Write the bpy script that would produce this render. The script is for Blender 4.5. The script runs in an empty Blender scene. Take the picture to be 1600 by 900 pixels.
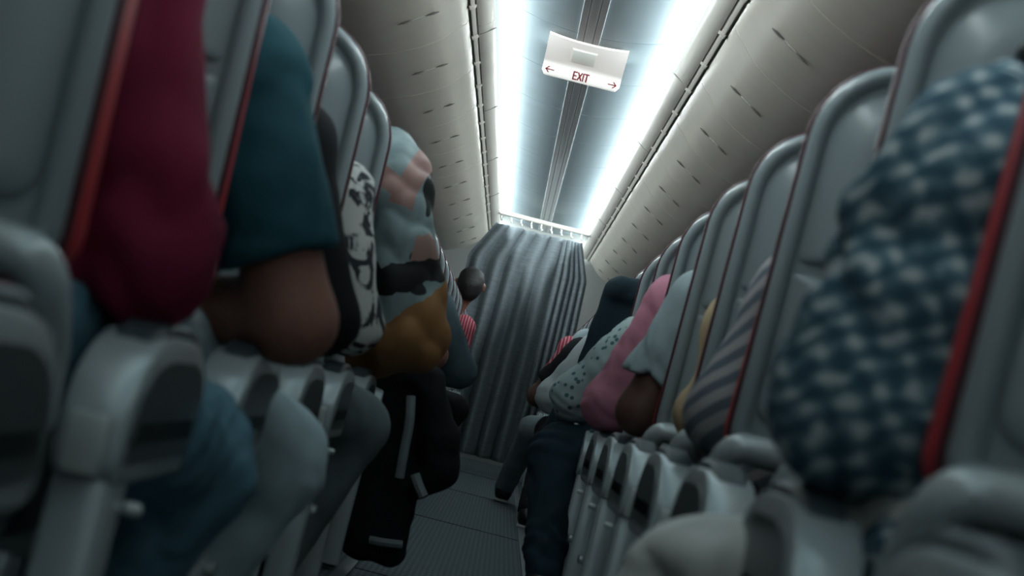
import bpy, bmesh, math, random
import numpy as np
from mathutils import Vector, Matrix

random.seed(7)
scene = bpy.context.scene
COL = scene.collection

# ------------------------------------------------------------------ camera
FPX = 3200.0                      # focal length in pixels of the 1600x900 frame
VPX, VPY = 787.0, 625.0           # vanishing point of the aisle
ROLL = math.radians(14.3)
CAMX, CAMZ = 0.03, 0.60
a = Vector((VPX - 800, -(VPY - 450), -FPX)).normalized()
u = Vector((math.sin(ROLL), math.cos(ROLL), 0))
zc = (u - a * u.dot(a)).normalized()
xc_ = a.cross(zc)
Rw2c = Matrix((xc_, a, zc)).transposed()
cam_data = bpy.data.cameras.new('camera')
cam = bpy.data.objects.new('camera', cam_data)
COL.objects.link(cam)
cam.matrix_world = Matrix.Translation((CAMX, 0, CAMZ)) @ Rw2c.transposed().to_4x4()
cam_data.sensor_width = 36
cam_data.lens = 36 * FPX / 1600
cam_data.clip_start = 0.05
cam_data.dof.use_dof = True
cam_data.dof.focus_distance = 9.5
cam_data.dof.aperture_fstop = 5.6
scene.camera = cam

# ------------------------------------------------------------------ world and exposure
w = bpy.data.worlds.new('world'); scene.world = w; w.use_nodes = True
w.node_tree.nodes['Background'].inputs[0].default_value = (0.02, 0.03, 0.035, 1)
w.node_tree.nodes['Background'].inputs[1].default_value = 1.0
vs = scene.view_settings
vs.view_transform = 'Standard'; vs.look = 'None'; vs.gamma = 1.0; vs.use_curve_mapping = False
vs.exposure = -1.12
scene.cycles.use_denoising = True
scene.cycles.max_bounces = 8
scene.cycles.diffuse_bounces = 5
scene.cycles.sample_clamp_indirect = 4.0

# ------------------------------------------------------------------ cove lights (hidden behind the ceiling valances)
Y0, Y1 = -8.0, 18.85
def area(name, loc, rot, sx, sy, energy, color):
    d = bpy.data.lights.new(name, 'AREA'); d.shape = 'RECTANGLE'
    d.size, d.size_y, d.energy, d.color = sx, sy, energy, color
    o = bpy.data.objects.new(name, d); COL.objects.link(o)
    o.location = loc; o.rotation_euler = rot
    return o
COVE_W = 540.0
WARM, COOL = (1.0, 0.93, 0.82), (0.86, 0.97, 1.0)
for s in (-1, 1):
    # emits towards the aisle centre, tipped slightly upwards
    area('cove_light', (s * 0.442, (Y0 + Y1) / 2, 2.182), (0, s * math.radians(62), 0), 0.030, Y1 - Y0, COVE_W * 0.72, COOL)
    area('cove_light', (s * 0.455, (Y0 + Y1) / 2, 2.188), (0, s * math.radians(140), 0), 0.030, Y1 - Y0, COVE_W * 0.16, COOL)
# wash lights of the side walls under the bins
for s in (-1, 1):
    area('sidewall_light', (s * 1.60, (Y0 + Y1) / 2, 1.66), (0, s * math.radians(20), 0), 0.05, Y1 - Y0, 8.0, COOL)

# ------------------------------------------------------------------ materials
def new_mat(name):
    m = bpy.data.materials.new(name); m.use_nodes = True
    nt = m.node_tree
    return m, nt, nt.nodes['Principled BSDF']
def mat(name, col, rough=0.5, metal=0.0, bump=0.0, scale=60.0, var=0.0, spec=0.5, sheen=0.0):
    m, nt, b = new_mat(name)
    b.inputs['Base Color'].default_value = (*col, 1)
    b.inputs['Roughness'].default_value = rough
    b.inputs['Metallic'].default_value = metal
    b.inputs['Specular IOR Level'].default_value = spec
    if sheen: b.inputs['Sheen Weight'].default_value = sheen
    if bump or var:
        tc = nt.nodes.new('ShaderNodeTexCoord')
        n = nt.nodes.new('ShaderNodeTexNoise'); n.inputs['Scale'].default_value = scale
        n.inputs['Detail'].default_value = 4
        nt.links.new(tc.outputs['Object'], n.inputs['Vector'])
        if bump:
            bp = nt.nodes.new('ShaderNodeBump'); bp.inputs['Strength'].default_value = bump
            bp.inputs['Distance'].default_value = 0.01
            nt.links.new(n.outputs['Fac'], bp.inputs['Height']); nt.links.new(bp.outputs['Normal'], b.inputs['Normal'])
        if var:
            r = nt.nodes.new('ShaderNodeValToRGB')
            r.color_ramp.elements[0].position = 0.3; r.color_ramp.elements[1].position = 0.7
            r.color_ramp.elements[0].color = (*[c * (1 - var) for c in col], 1)
            r.color_ramp.elements[1].color = (*[min(1, c * (1 + var)) for c in col], 1)
            nt.links.new(n.outputs['Fac'], r.inputs['Fac']); nt.links.new(r.outputs['Color'], b.inputs['Base Color'])
    return m
def node(nt, kind, **kw):
    n = nt.nodes.new(kind)
    for k, v in kw.items():
        if k in n.inputs: n.inputs[k].default_value = v
        else: setattr(n, k, v)
    return n
def ramp(nt, stops, interp='LINEAR'):
    r = nt.nodes.new('ShaderNodeValToRGB'); cr = r.color_ramp; cr.interpolation = interp
    while len(cr.elements) < len(stops): cr.elements.new(0.5)
    for e, (p, c) in zip(cr.elements, stops): e.position = p; e.color = (*c, 1)
    return r
def mix(nt, fac, A, B):
    n = nt.nodes.new('ShaderNodeMix'); n.data_type = 'RGBA'
    for sock, v in ((n.inputs['Factor'], fac), (n.inputs['A'], A), (n.inputs['B'], B)): pass
    ins = [i for i in n.inputs]
    f = [i for i in ins if i.name == 'Factor' and i.type == 'VALUE'][0]
    ca = [i for i in ins if i.name == 'A' and i.type == 'RGBA'][0]
    cb = [i for i in ins if i.name == 'B' and i.type == 'RGBA'][0]
    for sock, v in ((f, fac), (ca, A), (cb, B)):
        if hasattr(v, 'links') or hasattr(v, 'is_linked'): nt.links.new(v, sock)
        elif isinstance(v, tuple): sock.default_value = (*v, 1)
        else: sock.default_value = v
    return [o for o in n.outputs if o.type == 'RGBA'][0]

M = {}
M['shell'] = mat('seat_plastic', (0.245, 0.295, 0.305), 0.28, bump=0.02, scale=400)
M['rim'] = mat('seat_rim_plastic', (0.25, 0.28, 0.28), 0.30)
M['silver'] = mat('armrest_silver', (0.48, 0.55, 0.56), 0.26, metal=0.2, bump=0.015, scale=500)
M['silver_bright'] = mat('armrest_plate', (0.56, 0.60, 0.58), 0.28, metal=0.2)
M['dark'] = mat('dark_plastic', (0.022, 0.030, 0.034), 0.4)
M['inset'] = mat('armrest_inset_plastic', (0.055, 0.07, 0.076), 0.3)
M['pad'] = mat('armrest_pad', (0.045, 0.065, 0.075), 0.45, bump=0.05, scale=300)
M['red'] = mat('red_seat_fabric', (0.44, 0.016, 0.026), 0.55, bump=0.06, scale=300, var=0.12)
M['maroon_pipe'] = mat('maroon_piping', (0.055, 0.008, 0.015), 0.4)
M['leather'] = mat('black_leather', (0.010, 0.012, 0.015), 0.42, bump=0.08, scale=120)
M['bolt'] = mat('bolt_metal', (0.7, 0.72, 0.70), 0.25, metal=0.8)
M['bin'] = mat('bin_plastic', (0.58, 0.54, 0.465), 0.34, bump=0.015, scale=8, var=0.03)
M['valance'] = mat('valance_plastic', (0.72, 0.68, 0.61), 0.38)
M['ceiling'] = mat('ceiling_panel', (0.225, 0.285, 0.31), 0.42, bump=0.02, scale=5, var=0.05)
M['track'] = mat('ceiling_track', (0.74, 0.78, 0.78), 0.35)
M['latch_dark'] = mat('latch_recess', (0.17, 0.16, 0.145), 0.3)
M['latch'] = mat('latch_metal', (0.75, 0.75, 0.70), 0.22, metal=0.5)
M['wall'] = mat('sidewall', (0.32, 0.34, 0.34), 0.5, bump=0.02, scale=20)
M['bulkhead'] = mat('bulkhead', (0.32, 0.33, 0.31), 0.6, bump=0.02, scale=20)
M['white'] = mat('sign_white', (0.80, 0.76, 0.72), 0.4, bump=0.01, scale=30)
_b = M['white'].node_tree.nodes['Principled BSDF']; _b.inputs['Emission Color'].default_value = (1, 0.93, 0.88, 1); _b.inputs['Emission Strength'].default_value = 0.55   # the sign is lit from inside
M['sign_red'] = mat('sign_lettering', (0.16, 0.012, 0.018), 0.5)
M['skin_tan'] = mat('skin_tan', (0.27, 0.125, 0.09), 0.5, bump=0.03, scale=90, var=0.08)
M['skin_dark'] = mat('skin_brown', (0.13, 0.065, 0.05), 0.5, bump=0.03, scale=90, var=0.08)
M['hair'] = mat('dark_hair', (0.008, 0.007, 0.007), 0.6, bump=0.3, scale=150)
M['shoe'] = mat('black_shoe', (0.010, 0.011, 0.012), 0.35, bump=0.03, scale=60)
M['sole'] = mat('pale_sole', (0.45, 0.47, 0.46), 0.5)
def lens_mat():
    m, nt, b = new_mat('sign_lens')
    b.inputs['Base Color'].default_value = (0.66, 0.68, 0.64, 1); b.inputs['Roughness'].default_value = 0.15
    b.inputs['Transmission Weight'].default_value = 0.25
    b.inputs['Emission Color'].default_value = (0.9, 1.0, 0.95, 1); b.inputs['Emission Strength'].default_value = 0.30   # lamp window of the sign
    return m
M['lens'] = lens_mat()

def carpet():
    m, nt, b = new_mat('carpet')
    tc = node(nt, 'ShaderNodeTexCoord')
    w1 = node(nt, 'ShaderNodeTexWave', bands_direction='X', Scale=17.0, Distortion=0.5)
    w2 = node(nt, 'ShaderNodeTexWave', bands_direction='Y', Scale=4.0, Distortion=1.5)
    n = node(nt, 'ShaderNodeTexNoise', Scale=3.0, Detail=6.0)
    for x in (w1, w2, n): nt.links.new(tc.outputs['Object'], x.inputs['Vector'])
    mul = node(nt, 'ShaderNodeMath', operation='MULTIPLY')
    nt.links.new(w1.outputs['Fac'], mul.inputs[0]); nt.links.new(w2.outputs['Fac'], mul.inputs[1])
    r = ramp(nt, [(0.0, (0.040, 0.058, 0.065)), (1.0, (0.19, 0.25, 0.27))])
    nt.links.new(mul.outputs[0], r.inputs['Fac'])
    c = mix(nt, n.outputs['Fac'], r.outputs['Color'], (0.075, 0.10, 0.11))
    nt.links.new(c, b.inputs['Base Color']); b.inputs['Roughness'].default_value = 0.85
    bp = node(nt, 'ShaderNodeBump', Strength=0.4, Distance=0.004)
    nt.links.new(mul.outputs[0], bp.inputs['Height']); nt.links.new(bp.outputs['Normal'], b.inputs['Normal'])
    return m
M['carpet'] = carpet()
M['carpet_seam'] = mat('carpet_seam', (0.03, 0.042, 0.048), 0.8)
M['rail_cover'] = mat('rail_cover', (0.07, 0.085, 0.09), 0.5)

def cloth(name, col, rough=0.85, var=0.18, scale=9.0, weave=220.0):
    m, nt, b = new_mat(name)
    tc = node(nt, 'ShaderNodeTexCoord')
    n = node(nt, 'ShaderNodeTexNoise', Scale=scale, Detail=5.0); nt.links.new(tc.outputs['Object'], n.inputs['Vector'])
    r = ramp(nt, [(0.3, tuple(c * (1 - var) for c in col)), (0.7, tuple(min(1, c * (1 + var)) for c in col))])
    nt.links.new(n.outputs['Fac'], r.inputs['Fac']); nt.links.new(r.outputs['Color'], b.inputs['Base Color'])
    b.inputs['Roughness'].default_value = rough; b.inputs['Specular IOR Level'].default_value = 0.25
    n2 = node(nt, 'ShaderNodeTexNoise', Scale=weave, Detail=2.0); nt.links.new(tc.outputs['Object'], n2.inputs['Vector'])
    bp = node(nt, 'ShaderNodeBump', Strength=0.25, Distance=0.004)
    nt.links.new(n2.outputs['Fac'], bp.inputs['Height']); nt.links.new(bp.outputs['Normal'], b.inputs['Normal'])
    return m
def cloth_pattern(name, build, rough=0.85):
    m, nt, b = new_mat(name)
    tc = node(nt, 'ShaderNodeTexCoord')
    nt.links.new(build(nt, tc.outputs['Object']), b.inputs['Base Color'])
    b.inputs['Roughness'].default_value = rough; b.inputs['Specular IOR Level'].default_value = 0.25
    return m
def wavef(nt, vec, direction, scale, dist=0.0, ds=1.0, rot=(0, 0, 0)):
    mp = node(nt, 'ShaderNodeMapping'); mp.inputs['Rotation'].default_value = rot
    nt.links.new(vec, mp.inputs['Vector'])
    wv = node(nt, 'ShaderNodeTexWave', bands_direction=direction, Scale=scale, Distortion=dist)
    wv.inputs['Detail Scale'].default_value = ds
    nt.links.new(mp.outputs[0], wv.inputs['Vector'])
    return wv.outputs['Fac']
def plaid(nt, v):
    h = wavef(nt, v, 'Z', 13.0, 4.0, 2.0, rot=(0.25, 0.35, 0)); d = wavef(nt, v, 'DIAGONAL', 12.0, 4.0, 2.0, rot=(0, 0.0, 0.6))
    s = node(nt, 'ShaderNodeMath', operation='ADD'); nt.links.new(h, s.inputs[0]); nt.links.new(d, s.inputs[1])
    half = node(nt, 'ShaderNodeMath', operation='MULTIPLY'); nt.links.new(s.outputs[0], half.inputs[0]); half.inputs[1].default_value = 0.5
    r = ramp(nt, [(0.10, (0.045, 0.105, 0.145)), (0.5, (0.10, 0.185, 0.23)), (0.72, (0.24, 0.35, 0.39)), (0.95, (0.56, 0.62, 0.62))])
    nt.links.new(half.outputs[0], r.inputs['Fac']); return r.outputs['Color']
def stripes(nt, v):
    f = wavef(nt, v, 'Z', 9.0, 0.6, rot=(0.5, 0.5, 0))
    r = ramp(nt, [(0.35, (0.12, 0.15, 0.18)), (0.6, (0.36, 0.35, 0.35))]); nt.links.new(f, r.inputs['Fac']); return r.outputs['Color']
def dots(nt, v):
    vo = node(nt, 'ShaderNodeTexVoronoi', Scale=34.0); nt.links.new(v, vo.inputs['Vector'])
    r = ramp(nt, [(0.20, (0.06, 0.14, 0.15)), (0.30, (0.36, 0.46, 0.46))]); nt.links.new(vo.outputs['Distance'], r.inputs['Fac']); return r.outputs['Color']
def inkblot(nt, v):
    n = node(nt, 'ShaderNodeTexNoise', Scale=14.0, Detail=4.0, Distortion=1.5); nt.links.new(v, n.inputs['Vector'])
    r = ramp(nt, [(0.46, (0.03, 0.035, 0.04)), (0.52, (0.50, 0.52, 0.50))]); nt.links.new(n.outputs['Fac'], r.inputs['Fac']); return r.outputs['Color']
class NX:
    """tiny arithmetic on node sockets"""
    def __init__(self, nt): self.nt = nt
    def op(self, o, a_, b_=None, c_=None):
        n = self.nt.nodes.new('ShaderNodeMath'); n.operation = o
        for i, v in enumerate((a_, b_, c_)):
            if v is None: continue
            if isinstance(v, (int, float)): n.inputs[i].default_value = v
            else: self.nt.links.new(v, n.inputs[i])
        return n.outputs[0]
    def lin(self, x, kx, z, kz, c): return self.op('ADD', self.op('MULTIPLY', x, kx), self.op('MULTIPLY_ADD', z, kz, c))
    def lt(self, a_, b_): return self.op('LESS_THAN', a_, b_)
    def band(self, a_, lo, hi): return self.op('MULTIPLY', self.op('GREATER_THAN', a_, lo), self.op('LESS_THAN', a_, hi))
    def both(self, a_, b_): return self.op('MULTIPLY', a_, b_)
def windbreaker(nt, v):
    X = NX(nt); sep = node(nt, 'ShaderNodeSeparateXYZ')
    n = node(nt, 'ShaderNodeTexNoise', Scale=9.0, Detail=3.0); nt.links.new(v, n.inputs['Vector']); nt.links.new(v, sep.inputs[0])
    x, z = sep.outputs['X'], sep.outputs['Z']
    jz = X.op('ADD', z, X.op('MULTIPLY_ADD', n.outputs['Fac'], 0.10, -0.05))
    base = ramp(nt, [(0.35, (0.15, 0.21, 0.22)), (0.65, (0.27, 0.36, 0.37))]); nt.links.new(n.outputs['Fac'], base.inputs['Fac'])
    n2 = node(nt, 'ShaderNodeTexNoise', Scale=8.0, Detail=1.0); nt.links.new(v, n2.inputs['Vector'])
    c = mix(nt, X.op('GREATER_THAN', n2.outputs['Fac'], 0.585), base.outputs['Color'], (0.022, 0.028, 0.03))
    # dark yoke on the shoulder, tan placket turning a corner, tan and black bands, orange lower sleeve
    c = mix(nt, X.op('GREATER_THAN', jz, 1.215), c, (0.035, 0.05, 0.055))
    p1 = X.both(X.band(X.lin(x, 1, z, -0.24, 0.0), -0.023, 0.032), X.band(z, 1.015, 1.235))
    p2 = X.both(X.band(X.lin(x, 0.45, z, 1, 0.0), 1.135, 1.190), X.band(x, 0.12, 0.285))
    c = mix(nt, X.op('MAXIMUM', p1, p2), c, (0.33, 0.21, 0.185))
    vb = X.lin(x, -0.5, jz, 1, 0.0)
    c = mix(nt, X.both(X.band(vb, 0.70, 0.80), X.op('GREATER_THAN', x, 0.31)), c, (0.30, 0.20, 0.17))
    c = mix(nt, X.band(vb, 0.655, 0.725), c, (0.010, 0.012, 0.014))
    vo = X.lin(x, -1.16, jz, 1, 0.0)
    c = mix(nt, X.lt(vo, 0.385), c, (0.34, 0.175, 0.07))
    return c

M['maroon'] = cloth('maroon_knit', (0.17, 0.012, 0.040))
M['teal'] = cloth('teal_jersey', (0.020, 0.085, 0.108))
M['black_cloth'] = cloth('black_cloth', (0.008, 0.009, 0.011))
M['plaid'] = cloth_pattern('plaid_cloth', plaid)
M['stripes'] = cloth_pattern('striped_cloth', stripes)
M['dots'] = cloth_pattern('dotted_cloth', dots)
M['inkblot'] = cloth_pattern('inkblot_cloth', inkblot)
M['windbreaker'] = cloth_pattern('windbreaker_cloth', windbreaker, 0.55)
M['patch'] = cloth('tan_patch', (0.36, 0.23, 0.20))
M['tan'] = cloth('tan_cloth', (0.46, 0.35, 0.21))
M['grey_shirt'] = cloth('pale_grey_cloth', (0.30, 0.38, 0.40))
M['pink'] = cloth('pink_cloth', (0.50, 0.21, 0.28))
M['white_cloth'] = cloth('white_cloth', (0.46, 0.52, 0.53))
M['cream'] = cloth('cream_trousers', (0.66, 0.69, 0.65), weave=300)
M['navy'] = cloth('navy_cloth', (0.014, 0.032, 0.042))
M['hoodie'] = cloth('slate_cloth', (0.06, 0.095, 0.11))
M['denim'] = cloth('blue_denim', (0.085, 0.19, 0.25), weave=400)
M['denim_light'] = cloth('light_denim', (0.40, 0.52, 0.56), weave=400)
M['denim_dark'] = cloth('dark_denim', (0.014, 0.034, 0.048), weave=400)
M['grey_trousers'] = cloth('grey_trousers', (0.13, 0.17, 0.18))
M['pale_trousers'] = cloth('pale_trousers', (0.22, 0.27, 0.28))
M['red_cloth'] = cloth_pattern('red_striped_cloth', lambda nt, v: (lambda r, f: (nt.links.new(f, r.inputs['Fac']), r.outputs['Color'])[1])(ramp(nt, [(0.4, (0.34, 0.02, 0.05)), (0.7, (0.55, 0.25, 0.28))]), wavef(nt, v, 'X', 16.0, 0.5)))
M['stripe_white'] = cloth('pale_knit_stripe', (0.22, 0.26, 0.27))
M['button'] = mat('button', (0.8, 0.82, 0.8), 0.3)

def curtain_mat():
    m, nt, b = new_mat('curtain_fabric')
    tc = node(nt, 'ShaderNodeTexCoord')
    mp = node(nt, 'ShaderNodeMapping'); mp.inputs['Scale'].default_value = (3, 3, 45); nt.links.new(tc.outputs['Object'], mp.inputs['Vector'])
    n = node(nt, 'ShaderNodeTexNoise', Scale=3.0, Detail=6.0, Roughness=0.7); nt.links.new(mp.outputs[0], n.inputs['Vector'])
    r = ramp(nt, [(0.3, (0.12, 0.15, 0.165)), (0.7, (0.23, 0.26, 0.275))]); nt.links.new(n.outputs['Fac'], r.inputs['Fac'])
    nt.links.new(r.outputs['Color'], b.inputs['Base Color']); b.inputs['Roughness'].default_value = 0.8
    bp = node(nt, 'ShaderNodeBump', Strength=0.5, Distance=0.004); nt.links.new(n.outputs['Fac'], bp.inputs['Height']); nt.links.new(bp.outputs['Normal'], b.inputs['Normal'])
    return m
M['curtain'] = curtain_mat()

# ------------------------------------------------------------------ mesh helpers
def link(name, me, m=None, parent=None, loc=(0, 0, 0), smooth=True, angle=40):
    o = bpy.data.objects.new(name, me); COL.objects.link(o)
    if m is not None and not me.materials: me.materials.append(m)
    if parent is not None: o.parent = parent
    o.location = loc
    return o
def finish(me, smooth=True, angle=38):
    bm = bmesh.new(); bm.from_mesh(me)
    bmesh.ops.recalc_face_normals(bm, faces=bm.faces)
    lim = math.radians(angle)
    for f in bm.faces: f.smooth = smooth
    for e in bm.edges:
        if len(e.link_faces) == 2 and e.calc_face_angle(0) > lim: e.smooth = False
    bm.to_mesh(me); bm.free(); me.update()
    return me
def mesh(name, verts, faces, smooth=True, angle=38):
    me = bpy.data.meshes.new(name); me.from_pydata([tuple(v) for v in verts], [], faces); me.update()
    return finish(me, smooth, angle)
def empty(name, loc, label=None, cat=None, group=None, kind=None):
    o = bpy.data.objects.new(name, None); COL.objects.link(o); o.location = loc; o.empty_display_size = 0.1
    tag(o, label, cat, group, kind); return o
def tag(o, label=None, cat=None, group=None, kind=None):
    for k, v in (('label', label), ('category', cat), ('group', group), ('kind', kind)):
        if v: o[k] = v
    return o
def rrect(a0, a1, b0, b1, rt, rb, n=6):
    """rounded rectangle, counter clockwise; rt radius of the two upper corners, rb of the lower ones"""
    pts = []
    for (ca, cb, r, st) in ((a1 - rb, b0 + rb, rb, -90), (a1 - rt, b1 - rt, rt, 0), (a0 + rt, b1 - rt, rt, 90), (a0 + rb, b0 + rb, rb, 180)):
        for i in range(n + 1):
            t = math.radians(st + 90 * i / n); pts.append((ca + r * math.cos(t), cb + r * math.sin(t)))
    return pts
def loft(rings, cap0=True, cap1=True):
    """rings: lists of 3D points of equal length"""
    n = len(rings[0]); V = [p for r in rings for p in r]; F = []
    for k in range(len(rings) - 1):
        for i in range(n):
            j = (i + 1) % n
            F.append((k * n + i, k * n + j, (k + 1) * n + j, (k + 1) * n + i))
    if cap0: F.append(tuple(range(n))[::-1])
    if cap1: F.append(tuple((len(rings) - 1) * n + i for i in range(n)))
    return V, F
def box_data(x0, x1, y0, y1, z0, z1, bev=0.0):
    bm = bmesh.new()
    r = bmesh.ops.create_cube(bm, size=1.0)
    for v in bm.verts:
        v.co = Vector(((x0 + x1) / 2 + v.co.x * (x1 - x0), (y0 + y1) / 2 + v.co.y * (y1 - y0), (z0 + z1) / 2 + v.co.z * (z1 - z0)))
    if bev: bmesh.ops.bevel(bm, geom=list(bm.edges), offset=bev, segments=2, affect='EDGES', profile=0.6)
    V = [tuple(v.co) for v in bm.verts]; bm.verts.index_update(); F = [tuple(v.index for v in f.verts) for f in bm.faces]
    bm.free(); return V, F
def box(name, *a, bev=0.0, angle=38):
    V, F = box_data(*a, bev=bev); return mesh(name, V, F, angle=angle)
def tube_data(pts, rad, n=12, closed_caps=True):
    """round tube along 3D points; rad a number or a list"""
    pts = [Vector(p) for p in pts]; rings = []
    rad = rad if isinstance(rad, (list, tuple)) else [rad] * len(pts)
    t0 = (pts[1] - pts[0]).normalized()
    nrm = t0.orthogonal().normalized()
    for i, p in enumerate(pts):
        t = (pts[min(i + 1, len(pts) - 1)] - pts[max(i - 1, 0)]).normalized()
        nrm = (nrm - t * nrm.dot(t)).normalized(); bn = t.cross(nrm)
        rings.append([p + (nrm * math.cos(2 * math.pi * k / n) + bn * math.sin(2 * math.pi * k / n)) * rad[i] for k in range(n)])
    return loft(rings)
def smooth_path(pts, it=2):
    pts = [Vector(p) for p in pts]
    for _ in range(it):
        q = [pts[0]]
        for i in range(len(pts) - 1):
            q += [pts[i] * 0.75 + pts[i + 1] * 0.25, pts[i] * 0.25 + pts[i + 1] * 0.75]
        q.append(pts[-1]); pts = q
    return pts
def join(parts):
    V, F = [], []
    for v, f in parts:
        o = len(V); V += [tuple(x) for x in v]; F += [tuple(i + o for i in q) for q in f]
    return V, F
ORD = ['first', 'second', 'third', 'fourth', 'fifth', 'sixth', 'seventh', 'eighth', 'ninth', 'tenth', 'eleventh', 'twelfth', 'thirteenth',
       'fourteenth', 'fifteenth', 'sixteenth', 'seventeenth', 'eighteenth', 'nineteenth', 'twentieth', 'twenty-first']

# ------------------------------------------------------------------ the setting
HALF = 1.80
fl = link('floor', box('floor', -HALF, HALF, Y0, 19.0, -0.06, 0.0), M['carpet']); tag(fl, 'dark blue grey woven carpet of the aisle floor', 'floor', kind='structure')
# seams between carpet lengths and the strips that cover the seat rails, parts of the floor
for k, y in enumerate(np.arange(6.2, 17.0, 3.1)):
    link('carpet_seam', box('carpet_seam', -0.28, 0.25, y, y + 0.014, -0.002, 0.0025), M['carpet_seam'], fl)
for x in (-0.30, 0.27):
    link('seat_rail_cover', box('seat_rail_cover', x - 0.02, x + 0.02, Y0, 17.0, 0.0005, 0.010, bev=0.003), M['rail_cover'], fl)
for s, nm in ((-1, 'wall_left'), (1, 'wall_right')):
    P = [(s * (HALF - 0.05 * ((z - 0.95) / 0.95) ** 2 - 0.0), z) for z in np.linspace(0, 2.2, 12)]
    V = [(x, y, z) for y in (Y0, 19.0) for x, z in P] + [(x + s * 0.05, y, z) for y in (Y0, 19.0) for x, z in P]
    n = len(P); F = []
    for i in range(n - 1):
        F += [(i, i + 1, n + i + 1, n + i), (2 * n + i, 2 * n + i + 1, 3 * n + i + 1, 3 * n + i)]
    o = link(nm, mesh(nm, V, F), M['wall']); tag(o, 'grey side wall of the cabin behind the %s seats' % ('left' if s < 0 else 'right'), 'wall', kind='structure')
for nm, y, lb in (('wall_front', 18.9, 'dark bulkhead far behind the grey curtain'), ('wall_back', Y0 - 0.05, 'rear bulkhead behind the camera')):
    o = link(nm, box(nm, -HALF, HALF, y, y + 0.05, 0, 2.35), M['bulkhead']); tag(o, lb, 'wall', kind='structure')

# ceiling: bowed panels, 1.17 m long each, with the centre track
PITCH = 1.17
ceil = empty('ceiling', (0, 0, 2.20), 'pale blue grey bowed ceiling panels between two lit coves', 'ceiling', kind='structure')
CZ = 2.20
def ceil_h(x): return CZ + 0.44 * x * x
def panel_mesh():
    xs = np.linspace(-0.47, 0.47, 33); ys = [0.0, 0.006, 0.02, PITCH - 0.02, PITCH - 0.006, PITCH]; V = []; F = []
    for j, y in enumerate(ys):
        for x in xs: V.append((x, y + 0.0, ceil_h(x) - CZ + (0.005 if j in (0, 5) else 0)))
    n = len(xs)
    for j in range(5):
        for i in range(n - 1): F.append((j * n + i, j * n + i + 1, (j + 1) * n + i + 1, (j + 1) * n + i))
    o = len(V)
    for j in (0, 5):
        for x in xs: V.append((x, ys[j], ceil_h(x) - CZ + 0.03))
    for i in range(n - 1): F.append((o + i, o + i + 1, o + n + i + 1, o + n + i))
    return mesh('ceiling_panel', V, F, angle=60)
pm = panel_mesh()
for k in range(-14, 10):
    y = 8.70 + PITCH * k
    if y < Y0 - 0.8 or y > 18.8: continue
    link('ceiling_panel', pm, M['ceiling'], ceil, (0, y, 0))
tr = []
for x0, x1, z0 in ((-0.050, -0.0225, -0.006), (-0.0185, 0.0185, -0.006), (0.0225, 0.050, -0.006)):
    link('ceiling_track_strip', box('ceiling_track_strip', x0, x1, Y0, 18.85, z0, z0 + 0.012, bev=0.002), M['track'], ceil)
for x0 in (-0.0245, 0.0185):
    link('ceiling_track_groove', box('ceiling_track_groove', x0 + 0.001, x0 + 0.005, Y0, 18.85, -0.003, 0.004), M['dark'], ceil)
# plenum above the panels closes the cabin
rf = link('plenum', box('plenum', -HALF, HALF, Y0, 19.0, 2.34, 2.38), M['bulkhead'], ceil); rf.location = (0, 0, -2.20)

# valances (lit coves hide behind them), rail strips and clips
VAL = [(0.398, 2.094), (0.390, 2.100), (0.384, 2.094), (0.386, 2.083), (0.395, 2.069), (0.411, 2.054), (0.430, 2.043), (0.443, 2.039), (0.449, 2.044), (0.450, 2.060)]
BACK = [(0.447, 2.055), (0.470, 2.062), (0.490, 2.07), (0.490, 2.34)]
def sweep(prof, y0, y1, s, bev=0.004):
    """open profile (x, z) swept along y with slightly turned-in ends"""
    V, F = [], []; n = len(prof)
    cx = sum(p[0] for p in prof) / n; cz = sum(p[1] for p in prof) / n
    for y, k in ((y0, 1), (y0 + bev, 0), (y0 + 3 * bev + 0.004, 0), (y1 - 3 * bev - 0.004, 0), (y1 - bev, 0), (y1, 1)):
        for i, (x, z) in enumerate(prof):
            a_ = prof[max(i - 1, 0)]; b_ = prof[min(i + 1, n - 1)]
            tx, tz = b_[0] - a_[0], b_[1] - a_[1]; L = math.hypot(tx, tz) or 1
            nx, nz = -tz / L, tx / L            # points up/outwards, away from the aisle
            if nz < 0 and abs(nz) > 0.02: nx, nz = -nx, -nz
            V.append((s * (x + nx * bev * k), y, z + nz * bev * k))
    for j in range(5):
        for i in range(n - 1): F.append((j * n + i, j * n + i + 1, (j + 1) * n + i + 1, (j + 1) * n + i))
    return V, F
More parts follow.
